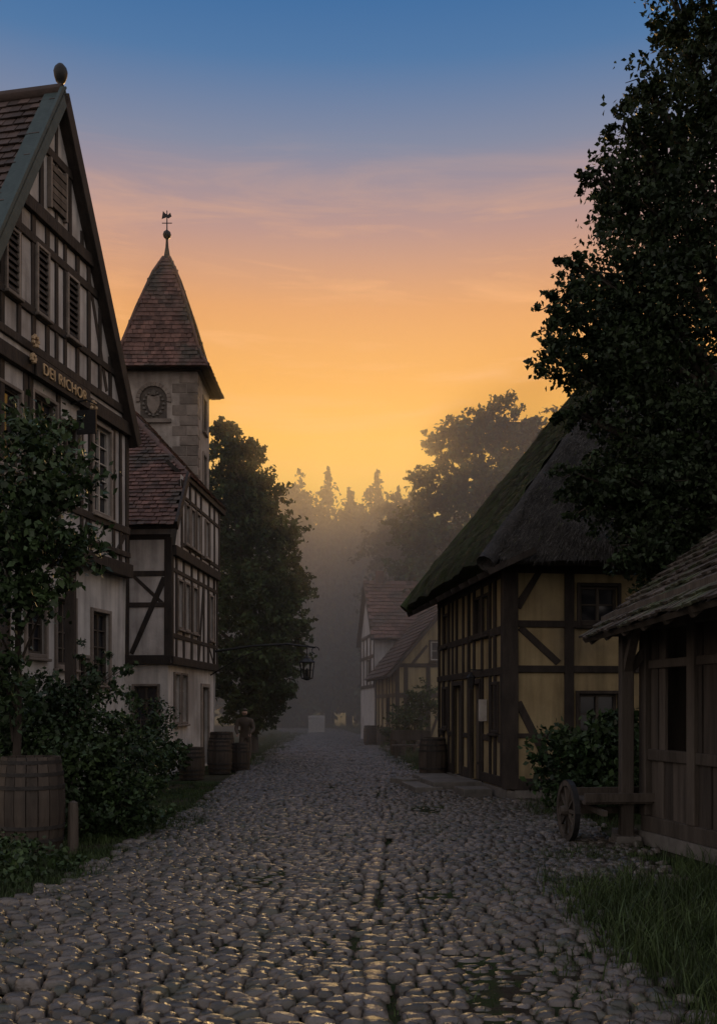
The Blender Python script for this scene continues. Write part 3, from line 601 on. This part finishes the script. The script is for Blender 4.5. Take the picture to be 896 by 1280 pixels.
V=np.stack([X,Y,Z],2).reshape(-1,3)
q=np.array([(j*K+i,j*K+i+1,(j+1)*K+i+1,(j+1)*K+i) for j in range(K-1) for i in range(K-1)])
F=(q[None]+ (np.arange(n)*K*K)[:,None,None]).reshape(-1,4)
fast('cobblestone_street',V,F,M['cobble'],smooth=True)
print('cobbles',n)
# ------------------------------------------------------------ grass
def grass(areas,dens,h0,h1,name='grass'):
    T=[]
    for (x0,x1,y0,y1,k,hm) in areas:
        n=int((x1-x0)*(y1-y0)*dens*k); cx=rng.uniform(x0,x1,n//14+1); cy=rng.uniform(y0,y1,n//14+1); hc=rng.uniform(.4,1.3,len(cx)); i=rng.integers(0,len(cx),n)
        x=cx[i]+rng.normal(0,.06,n); y=cy[i]+rng.normal(0,.06,n); h=rng.uniform(h0,h1,n)*hm*hc[i]
        a=rng.uniform(0,6.28,n); w=rng.uniform(.0022,.0045,n)*(1+h); lean=rng.normal(0,.42,(n,2))*h[:,None]
        b0=np.stack([x-np.cos(a)*w,y-np.sin(a)*w,np.full(n,-.02)],1); b1=np.stack([x+np.cos(a)*w,y+np.sin(a)*w,np.full(n,-.02)],1)
        m0=np.stack([x-np.cos(a)*w*.8+lean[:,0]*.35,y-np.sin(a)*w*.8+lean[:,1]*.35,h*.6],1); m1=m0+np.stack([np.cos(a)*w*1.6,np.sin(a)*w*1.6,0*a],1)
        t=np.stack([x+lean[:,0],y+lean[:,1],h],1); t2=t+np.array([.0006,0,0])
        T.append(np.stack([b0,b1,m1,m0],1)); T.append(np.stack([m0,m1,t2,t],1))
    V=np.concatenate([t.reshape(-1,3) for t in T]); fast(name,V,np.arange(len(V)).reshape(-1,4),M['grass'])
grass([(1.6,3.6,4.6,8.9,1.9,1.4),(1.2,1.8,4.5,9.0,.5,.45),(2.0,3.3,10.3,11.4,.9,.5),(2.2,3.6,13.0,14.2,.8,.4),(2.6,5,13.8,16.5,.8,.9),(-3.9,-2.35,8.0,11.6,1.6,.55),(-2.5,-1.95,7.5,12,.35,.3),(-3.8,-2.15,11.6,15.8,1.5,.5),(-3.6,-2.4,15.8,21,.8,.4),(3,5,8,10.5,.6,1),(1.9,2.5,14.6,16.6,.5,.35)],680,.06,.2)
grass([(-4,-2.7,25,45,.6,.8),(.8,2.2,24,40,.5,.8),(-5,-3,40,60,.4,1.2),(-3.5,3,75,80,.4,2)],260,.08,.25)
n=22000; x=rng.uniform(-2.7,2.8,n); y=4+15*rng.random(n)**1.3; msk=(np.sin(x*2.3+y*.9)*np.sin(y*1.1-x*.7)>.5)|((x-(.4+.032*y)>0)&(rng.random(n)<.3))|((x<-1.7)&(rng.random(n)<.3))|((np.abs(x-GX(y)-.0)<.03)|(np.abs(x-GX(y)-.14)<.025)); x=x[msk];y=y[msk]; n=len(x); h=rng.uniform(.025,.055,n); a=rng.uniform(0,6.28,n)
p0=np.stack([x-.004*np.cos(a),y-.004*np.sin(a),0*x],1);p1=np.stack([x+.004*np.cos(a),y+.004*np.sin(a),0*x],1);t=np.stack([x+rng.normal(0,.015,n),y+rng.normal(0,.015,n),h],1)
fast('joint_weeds',np.stack([p0,p1,t],1).reshape(-1,3),np.arange(3*n).reshape(-1,3),M['grass'])
# ------------------------------------------------------------ foliage
def leafquads(P,size,up=.35,el=1.7):
    n=len(P); s=size*rng.uniform(.6,1.3,n)[:,None]
    d=rng.normal(size=(n,3)); d[:,2]-=.3; d/=np.linalg.norm(d,axis=1)[:,None]
    q=rng.normal(size=(n,3)); q[:,2]+=up*2; sd=np.cross(d,q); sd/=np.linalg.norm(sd,axis=1)[:,None]+1e-9
    f=np.cross(sd,d)*.12
    return np.stack([P-d*s*.5,P+sd*s/el*.5+f*s-d*s*.05,P+d*s*.5,P-sd*s/el*.5+f*s-d*s*.05],1).reshape(-1,3)
def clumps_pts(cl,per=16,tw=.16,shell=.45):
    out=[]
    for (cx,cy,cz,rx,ry,rz,n) in cl:
        k=max(4,n//per); v=rng.normal(size=(k,3)); v/=np.linalg.norm(v,axis=1)[:,None]; r=rng.random(k)**shell*(1+.13*rng.normal(size=k))
        c=np.array([cx,cy,cz])+v*r[:,None]*np.array([rx,ry,rz])
        i=rng.integers(0,k,n); t=(rx+ry+rz)/3*tw
        ax=v+rng.normal(0,.45,(k,3)); ax/=np.linalg.norm(ax,axis=1)[:,None]; L=rng.uniform(-.6,1.9,n)[:,None]*t
        out.append(c[i]+ax[i]*L+np.clip(rng.normal(size=(n,3)),-1.8,1.8)*t*.55*np.array([1,1,.55]))
    return np.concatenate(out)
def tree(name,base,top,r0,cl,size,lm,per=16,tw=.16,limbs=True,shell=.45):
    B=Build(name); b0=Vector(base); t0=Vector(top); pts=[];rd=[]
    for k in range(8):
        f=k/7; p=b0.lerp(t0,f)+Vector((math.sin(f*5)*.12,math.cos(f*4)*.1,0))*(f>0)*min(1,r0*6); pts.append(p); rd.append(r0*(1.25 if k==0 else 1)*(1-f*.8))
    B.tube('trunk',M['bark'],pts,rd,12)
    if limbs:
        for c in cl:
            cc=Vector(c[:3]); f=min(.95,max(.2,(cc.z-b0.z)/(t0.z-b0.z)*.7)); s=b0.lerp(t0,f); m_=s.lerp(cc,.5)+Vector((random.uniform(-.2,.2),random.uniform(-.2,.2),.25))*min(1,r0*5)
            rr=r0*.4*(1-f*.5); B.tube('limbs',M['bark'],[s,s.lerp(m_,.5),m_,m_.lerp(cc,.5),cc],[rr,rr*.8,rr*.6,rr*.4,rr*.2],7)
            for _ in range(5):
                v=Vector((random.gauss(0,1),random.gauss(0,1),random.gauss(0,.6))).normalized(); e=cc+Vector((v.x*c[3],v.y*c[4],v.z*c[5]))*.9; B.tube('limbs',M['bark'],[m_.lerp(cc,.4),cc.lerp(e,.4)+Vector((0,0,.05)),e],[rr*.3,rr*.18,rr*.06],5)
    rt=B.done(smooth=('trunk','limbs'))
    V=leafquads(clumps_pts(cl,per,tw,shell),size); fast('foliage',V,np.arange(len(V)).reshape(-1,4),lm,rt)
cl=[]
def C_(x,y,z,r,n,fz=.75): cl.append((x,y,z,r,r,r*fz,n))
for x,y,z,r,n in((5.2,13.9,11.6,1.0,4600),(5.5,14,13,1.3,3600),(4.75,14,10.2,.95,4600),(4.2,14.2,9.3,.8,4000),(5.3,14.4,9.5,1.4,6000),(4.3,14.0,8.3,.9,4600),(3.75,13.9,7.5,.75,3600),(3.2,13.9,7.0,.6,2500),(3.5,13.8,6.3,.8,4000),(4.5,14.2,7.0,1.2,6500),(5.6,14.6,7.5,1.6,6000),(4.2,13.9,5.5,.95,5200),(5.3,14.2,5.3,1.3,6000),(3.9,13.7,4.6,.75,3900),(3.35,13.7,4.4,.5,1800),(3.0,13.6,4.75,.35,800),(4.7,13.9,4.1,.9,4600),(3.95,13.6,3.75,.6,2400),(6.5,14.5,9,1.8,3500),(6.8,14.5,11,1.8,3500),(6.3,14.5,5.5,1.6,3500),(7,14.3,7,1.7,2500),(2.85,13.9,6.4,.42,1100),(2.75,13.9,7.15,.3,450),(3.45,14.0,9.0,.35,600),(3.55,14.0,8.55,.4,1000),(4.45,14,11.1,.4,900),(4.0,14,10.35,.33,600),(3.7,14,9.75,.28,400),(3.0,13.9,7.75,.28,350),(3.05,13.9,5.65,.35,600),(4.3,14,11.9,.3,350),(4.6,14,12.7,.4,500)):
    C_(x,y,z,r,n)
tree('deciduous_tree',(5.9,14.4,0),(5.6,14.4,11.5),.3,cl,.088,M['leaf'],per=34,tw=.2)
cl=[]
for x,y,z,r,n in((-4.3,34.5,10.3,.95,2600),(-4.9,35,9.2,1.4,3400),(-3.6,34.5,8.9,1.1,3200),(-3.0,34.5,7.7,1.0,3200),(-4.2,35,7.2,1.6,4500),(-2.7,34.3,6.0,1.05,3400),(-3.7,34,5.2,1.5,4500),(-2.6,34.2,4.4,.9,2800),(-3.3,34,3.3,1.2,4000),(-2.9,34,2.3,.9,2600),(-4.3,34,3.0,1.3,3000),(-3.7,34.3,1.6,1.0,2600),(-2.35,34.2,5.3,.5,1100),(-2.2,34.2,3.4,.4,800),(-6,35.5,8,1.8,2400),(-6,36,5,2,2400),(-4.6,34.7,11.2,.5,900)):
    C_(x,y,z,r,n,.8)
tree('maple_tree',(-3.8,34.8,0),(-4.2,34.9,10),.28,cl,.18,M['leaf_m'],per=30,tw=.17)
cl=[]
for x,y,z,r,n in((5.0,50,14.8,1.5,2300),(7.2,50,15.8,1.6,2500),(8.2,50,14.2,1.4,2000),(4.2,50,12.6,1.6,2300),(6.3,50,12.8,1.9,2700),(8.2,51,11.6,2,2700),(3.3,50,10.5,1.6,2300),(5.2,50,10,2.2,3200),(7.5,50,9,2.4,3200),(2.9,50,8,1.5,2100),(4.3,49,7,1.9,2700),(6.5,50,6,2.4,2700),(9.3,50,14.8,1.0,1100),(3.8,50,5,1.7,1800)): C_(x,y,z,r,n,.72)
tree('linden_tree',(5.8,50.5,0),(6,50.5,14.5),.4,cl,.28,M['leaf_m'],per=28,tw=.18)
cl=[]
for x,y,z,r,n in((2.8,62,13.6,1.6,1500),(1.8,62,11.4,1.7,1700),(3.5,62,11,2,1800),(2.0,62,8.5,2,1800),(3.4,62,7.5,2.2,1800),(1.5,62,6,1.6,1400),(2.8,62,4.5,2,1400),(1.9,62,3,1.6,1100)): C_(x,y,z,r,n,.8)
tree('linden_tree',(2.6,62.5,0),(2.6,62.5,12),.3,cl,.32,M['leaf_f'],per=28,tw=.18)
FV=[];TB=Build('forest')
def conifer(x,y,h,r):
    n=int(3600*h/20); dz=rng.random(n)**.62*h*.92; tier=np.floor(dz/.8); fr=dz/.8-tier
    rad=np.minimum(.15+.5*dz,r)*(.6+.4*fr); a=rng.uniform(0,6.28,n); a=np.round((a+tier*1.9)*1.3)/1.3-tier*1.9+rng.normal(0,.24,n)
    arm=.75+.35*np.sin(tier*12.9+np.round(a*1.3)*78.2+x)
    q=rng.random(n)**.6; rad=rad*q*arm*rng.uniform(.85,1.15,n)
    FV.append(np.stack([x+np.cos(a)*rad,y+np.sin(a)*rad,h-dz-rad*.3],1)); TB.tube('trunks',M['bark'],[(x,y,0),(x,y,h*.5),(x,y,h)],[.3,.2,.03],6)
for x,y,h,r in((-2.4,80,20.8,3.8),(1.5,82,21.2,3.8),(-.8,86,20.6,3.6),(-4.4,88,19.6,3.6),(4.0,86,19.6,3.6),(-6.2,84,18.6,3.6),(-7.8,88,20.4,3.6),(.4,94,20.2,3.6),(6.2,90,20.5,3.6),(-9.7,86,19,3.6)): conifer(x,y,h,r)
fc=[]
for k in range(60):
    x=rng.uniform(-34,34); y=rng.uniform(84,98); h=rng.uniform(15.5,20.5) 
    for j in range(5): fc.append((x+rng.normal(0,1.4),y+rng.normal(0,1),h*(.2+.19*j),2.5-.2*j,2.2,1.9,560))
    TB.tube('trunks',M['bark'],[(x,y,0),(x,y,h*.85)],[.3,.1],6)
for k in range(26):
    x=-24+k*1.9+rng.normal(0,.5); y=rng.uniform(78,84)
    fc.append((x,y,rng.uniform(1.5,3.5),2.2,1.8,2.2,600)); fc.append((x,y+2,rng.uniform(5,7),2.2,1.8,2.4,600)); fc.append((x,y+3,rng.uniform(9,12),2,1.8,2.2,600)); fc.append((x,y+5,rng.uniform(13,16),2,1.8,2.2,500))
rt=TB.done()
FV.append(clumps_pts(fc,18,.18)); P=np.concatenate(FV); V=leafquads(P,.5); fast('forest_foliage',V,np.arange(len(V)).reshape(-1,4),M['leaf_f'],rt)
cl=[(-3.75,12.5,.9,.9,.8,.8,6000),(-3.1,12.6,.7,.55,.6,.6,3300),(-4.5,12.6,1.1,.9,.7,.8,4500),(-3.6,12.6,1.55,.55,.5,.42,2100),(-2.9,12.7,1.3,.28,.3,.45,600),(-4.2,12.4,1.75,.5,.5,.35,1200),(-3.3,12.3,.3,.8,.6,.35,2300),(-3.05,12.6,2.05,.2,.22,.35,200),(-3.35,12.6,2.1,.2,.2,.3,150)]
tree('garden_shrub',(-3.8,12.6,0),(-3.7,12.6,1.6),.06,cl,.075,M['leaf_l'],per=22,tw=.2)
cl=[(-3.45,10.6,4.4,.38,.4,.3,900),(-3.12,10.5,3.98,.36,.4,.28,800),(-3.6,10.7,3.6,.45,.45,.35,1150),(-3.15,10.6,3.3,.36,.4,.26,750),(-3.6,10.7,2.9,.42,.4,.3,900),(-3.25,10.6,2.85,.2,.2,.16,180),(-3.95,10.8,2.3,.3,.3,.35,550),(-4.2,10.8,3.9,.6,.5,.6,1300),(-4.2,10.8,2.9,.5,.5,.6,1000),(-3.95,11,1.75,.4,.4,.35,800)]
tree('elder_sapling',(-3.95,11.3,0),(-3.6,10.8,4.1),.06,cl,.095,M['leaf_l'],per=14,tw=.34)
cl=[(3.1,14.9,.75,.5,.5,.5,1500),(3.8,14.8,.95,.6,.5,.5,1900),(4.4,14.9,.85,.6,.5,.6,1500),(3.5,14.6,.45,.6,.4,.3,1200),(4.0,15.2,1.3,.35,.3,.25,500)]
tree('hydrangea_bush',(3.7,15,0),(3.7,14.9,.7),.05,cl,.12,M['leaf_l'],per=10,tw=.2)
cl=[(1.9,36,1.2,.7,.6,.8,1500),(2.4,36,1.9,.6,.6,.6,1200),(1.6,36.5,.7,.7,.6,.6,1200)]
tree('garden_shrub',(2,36,0),(2,36,1.6),.06,cl,.12,M['leaf_m'],per=12)
cl=[(-3.9,18.2,.7,.5,.6,.6,1500),(-4.0,19.5,1.0,.4,.5,.8,1500),(-3.9,21,.5,.35,.5,.4,900)]
tree('climbing_rose_bush',(-4.1,19,0),(-4.1,19,1.4),.04,cl,.09,M['leaf_l'],per=12)
cl=[(-3.6,10,.12,.5,.5,.14,900),(-3.1,9.4,.08,.5,.5,.1,600)]
tree('ground_ivy',(-3.5,10,-.05),(-3.5,10,.05),.02,cl,.07,M['leaf_l'],limbs=False)
# ------------------------------------------------------------ person
pr_=empty('person_in_coat'); ox,oy=-3.45,30.5
def skin(name,verts,edges,rad,m,lvl=1):
    me=bpy.data.meshes.new(name); me.from_pydata([(ox+x,oy+y,z) for x,y,z in verts],edges,[]); o=bpy.data.objects.new(name,me); COL.objects.link(o); o.parent=pr_; me.materials.append(m)
    md=o.modifiers.new('s','SKIN')
    for i,r in enumerate(rad): me.skin_vertices[0].data[i].radius=(r,r) if not isinstance(r,tuple) else r
    me.skin_vertices[0].data[0].use_root=True
    sb=o.modifiers.new('ss','SUBSURF'); sb.levels=lvl; sb.render_levels=lvl; md.use_smooth_shade=True
skin('body',[(0,.1,.78),(0,.06,.95),(0,0,1.12),(0,-.06,1.24),(0,-.1,1.33),(-.1,.1,.74),(-.12,0,.42),(-.12,.06,.08),(-.12,-.1,.04),(.1,.1,.74),(.13,.02,.42),(.13,.08,.08),(.14,-.08,.04),(-.2,-.06,1.2),(-.27,-.1,.95),(-.2,-.28,.8),(.2,-.06,1.2),(.28,-.12,.95),(.18,-.3,.82)],
 [(0,1),(1,2),(2,3),(3,4),(0,5),(5,6),(6,7),(7,8),(0,9),(9,10),(10,11),(11,12),(3,13),(13,14),(14,15),(3,16),(16,17),(17,18)],
 [.16,.16,.17,.14,.06,.11,.075,.05,.04,.11,.075,.05,.04,.08,.06,.045,.08,.06,.045],M['cloth'])
skin('head',[(0,-.12,1.36),(0,-.15,1.44),(0,-.16,1.5)],[(0,1),(1,2)],[.06,.1,.085],M['skin'],2)
skin('nose',[(0,-.24,1.45),(0,-.27,1.43)],[(0,1)],[.018,.015],M['skin']); skin('hat',[(0,-.13,1.5),(0,-.12,1.58)],[(0,1)],[.12,.08],M['hair'],2)
for sgn in(-1,1):
    hx=.19*sgn; skin('hand',[(hx,-.3,.8),(hx,-.35,.77)],[(0,1)],[.035,.03],M['skin'])
    for k in range(4): skin('finger',[(hx+(k-1.5)*.018,-.36,.77),(hx+(k-1.5)*.02,-.41,.75-.004*k),(hx+(k-1.5)*.02,-.42,.72)],[(0,1),(1,2)],[.009,.008,.007],M['skin'])
    skin('thumb',[(hx-.03*sgn,-.33,.78),(hx-.06*sgn,-.37,.77)],[(0,1)],[.011,.009],M['skin'])
st=Build('walking_stick'); st.tube('stick',M['wood'],[(ox+.19,oy-.42,0),(ox+.19,oy-.4,.85)],[.014,.016],8); st.done()
# ------------------------------------------------------------ mist volume
def mist(name,x0,x1,y0,y1,z0,z1,d,g,colr):
    me=bpy.data.meshes.new(name); me.from_pydata([(x0,y0,z0),(x1,y0,z0),(x1,y1,z0),(x0,y1,z0),(x0,y0,z1),(x1,y0,z1),(x1,y1,z1),(x0,y1,z1)],[],BF)
    o=bpy.data.objects.new(name,me); COL.objects.link(o); m=bpy.data.materials.new(name); m.use_nodes=True; nt=m.node_tree; nt.nodes.clear()
    out=nt.nodes.new('ShaderNodeOutputMaterial'); v=nt.nodes.new('ShaderNodeVolumeScatter'); v.inputs['Density'].default_value=d; v.inputs['Anisotropy'].default_value=g; v.inputs['Color'].default_value=colr
    nt.links.new(v.outputs[0],out.inputs['Volume']); me.materials.append(m)
mist('morning_mist',-40,40,28,78,-.5,15,.019,.55,(1,.89,.74,1))
# ------------------------------------------------------------ world
w=bpy.data.worlds.new('World'); sc.world=w; w.use_nodes=True; nt=w.node_tree; N=nt.nodes; L=nt.links; bg=N['Background']
tc=N.new('ShaderNodeTexCoord'); sp=N.new('ShaderNodeSeparateXYZ'); L.new(tc.outputs['Generated'],sp.inputs[0])
def ramp(stops):
    r=N.new('ShaderNodeValToRGB'); e=r.color_ramp.elements
    while len(e)<len(stops): e.new(.5)
    for i,(p,c) in enumerate(stops): e[i].position=p; e[i].color=lin(*c)
    return r
front=ramp([(0,(235,160,70)),(.19,(255,192,56)),(.26,(255,182,58)),(.31,(243,168,72)),(.37,(226,158,100)),(.43,(188,149,138)),(.49,(130,136,158)),(.545,(80,118,162)),(.60,(50,102,156)),(.75,(120,143,176)),(1,(165,168,186))])
back=ramp([(0,(136,128,124)),(.15,(224,210,202)),(.5,(216,208,206)),(1,(165,168,186))])  # unseen sky behind camera, made brighter than natural dusk as added fill light
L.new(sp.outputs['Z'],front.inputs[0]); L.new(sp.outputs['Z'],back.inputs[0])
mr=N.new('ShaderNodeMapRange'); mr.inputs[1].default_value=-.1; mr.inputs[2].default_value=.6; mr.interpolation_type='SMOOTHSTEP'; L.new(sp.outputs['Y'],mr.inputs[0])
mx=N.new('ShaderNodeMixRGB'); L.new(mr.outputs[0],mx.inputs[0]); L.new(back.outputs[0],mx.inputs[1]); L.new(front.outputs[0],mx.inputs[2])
mp=N.new('ShaderNodeMapping'); mp.inputs['Scale'].default_value=(2.4,1.0,20); mp.inputs['Rotation'].default_value=(0,-.16,0); mp.inputs['Location'].default_value=(.3,0,.4); L.new(tc.outputs['Generated'],mp.inputs[0])
cn=N.new('ShaderNodeTexNoise'); cn.inputs['Scale'].default_value=1.7; cn.inputs['Detail'].default_value=9; cn.inputs['Roughness'].default_value=.62; cn.inputs['Distortion'].default_value=.6; L.new(mp.outputs[0],cn.inputs['Vector'])
cr=ramp([(0,(0,0,0)),(.5,(0,0,0)),(.68,(255,255,255))]); L.new(cn.outputs['Fac'],cr.inputs[0])
bandr=ramp([(0,(0,0,0)),(.22,(120,120,120)),(.34,(255,255,255)),(.42,(200,200,200)),(.5,(0,0,0))]); L.new(sp.outputs['Z'],bandr.inputs[0])
mm=N.new('ShaderNodeMath'); mm.operation='MULTIPLY'; L.new(cr.outputs[0],mm.inputs[0]); L.new(bandr.outputs[0],mm.inputs[1])
m2=N.new('ShaderNodeMath'); m2.operation='MULTIPLY'; m2.inputs[1].default_value=.5; L.new(mm.outputs[0],m2.inputs[0])
cx_=N.new('ShaderNodeMixRGB'); L.new(m2.outputs[0],cx_.inputs[0]); L.new(mx.outputs[0],cx_.inputs[1]); cx_.inputs[2].default_value=lin(255,188,128)
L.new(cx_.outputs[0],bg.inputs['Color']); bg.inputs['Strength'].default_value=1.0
sky=N.new('ShaderNodeTexSky'); sky.sky_type='NISHITA'; sky.sun_disc=False; sky.sun_elevation=math.radians(13); sky.sun_rotation=math.radians(2)
b2=N.new('ShaderNodeBackground'); b2.inputs['Strength'].default_value=.002; L.new(sky.outputs[0],b2.inputs['Color'])
ad=N.new('ShaderNodeAddShader'); L.new(bg.outputs[0],ad.inputs[0]); L.new(b2.outputs[0],ad.inputs[1]); L.new(ad.outputs[0],N['World Output'].inputs['Surface'])
sl=bpy.data.lights.new('sun','SUN'); sl.energy=1.9; sl.angle=math.radians(6); sl.color=(1,.6,.22); so=bpy.data.objects.new('sun',sl); COL.objects.link(so)
az,el=math.radians(2),math.radians(13); dv_=Vector((math.sin(az)*math.cos(el),math.cos(az)*math.cos(el),math.sin(el))); so.rotation_euler=dv_.to_track_quat('Z','Y').to_euler()
# ------------------------------------------------------------ camera
cd=bpy.data.cameras.new('camera'); cd.lens=35.16; cd.sensor_width=36; cd.sensor_fit='AUTO'; cd.shift_y=.191; cd.clip_end=2000
co=bpy.data.objects.new('camera',cd); COL.objects.link(co); co.location=(0,0,1.6); co.rotation_euler=(math.pi/2,0,0); sc.camera=co
sc.view_settings.view_transform='Standard'; sc.view_settings.look='None'; sc.view_settings.exposure=0
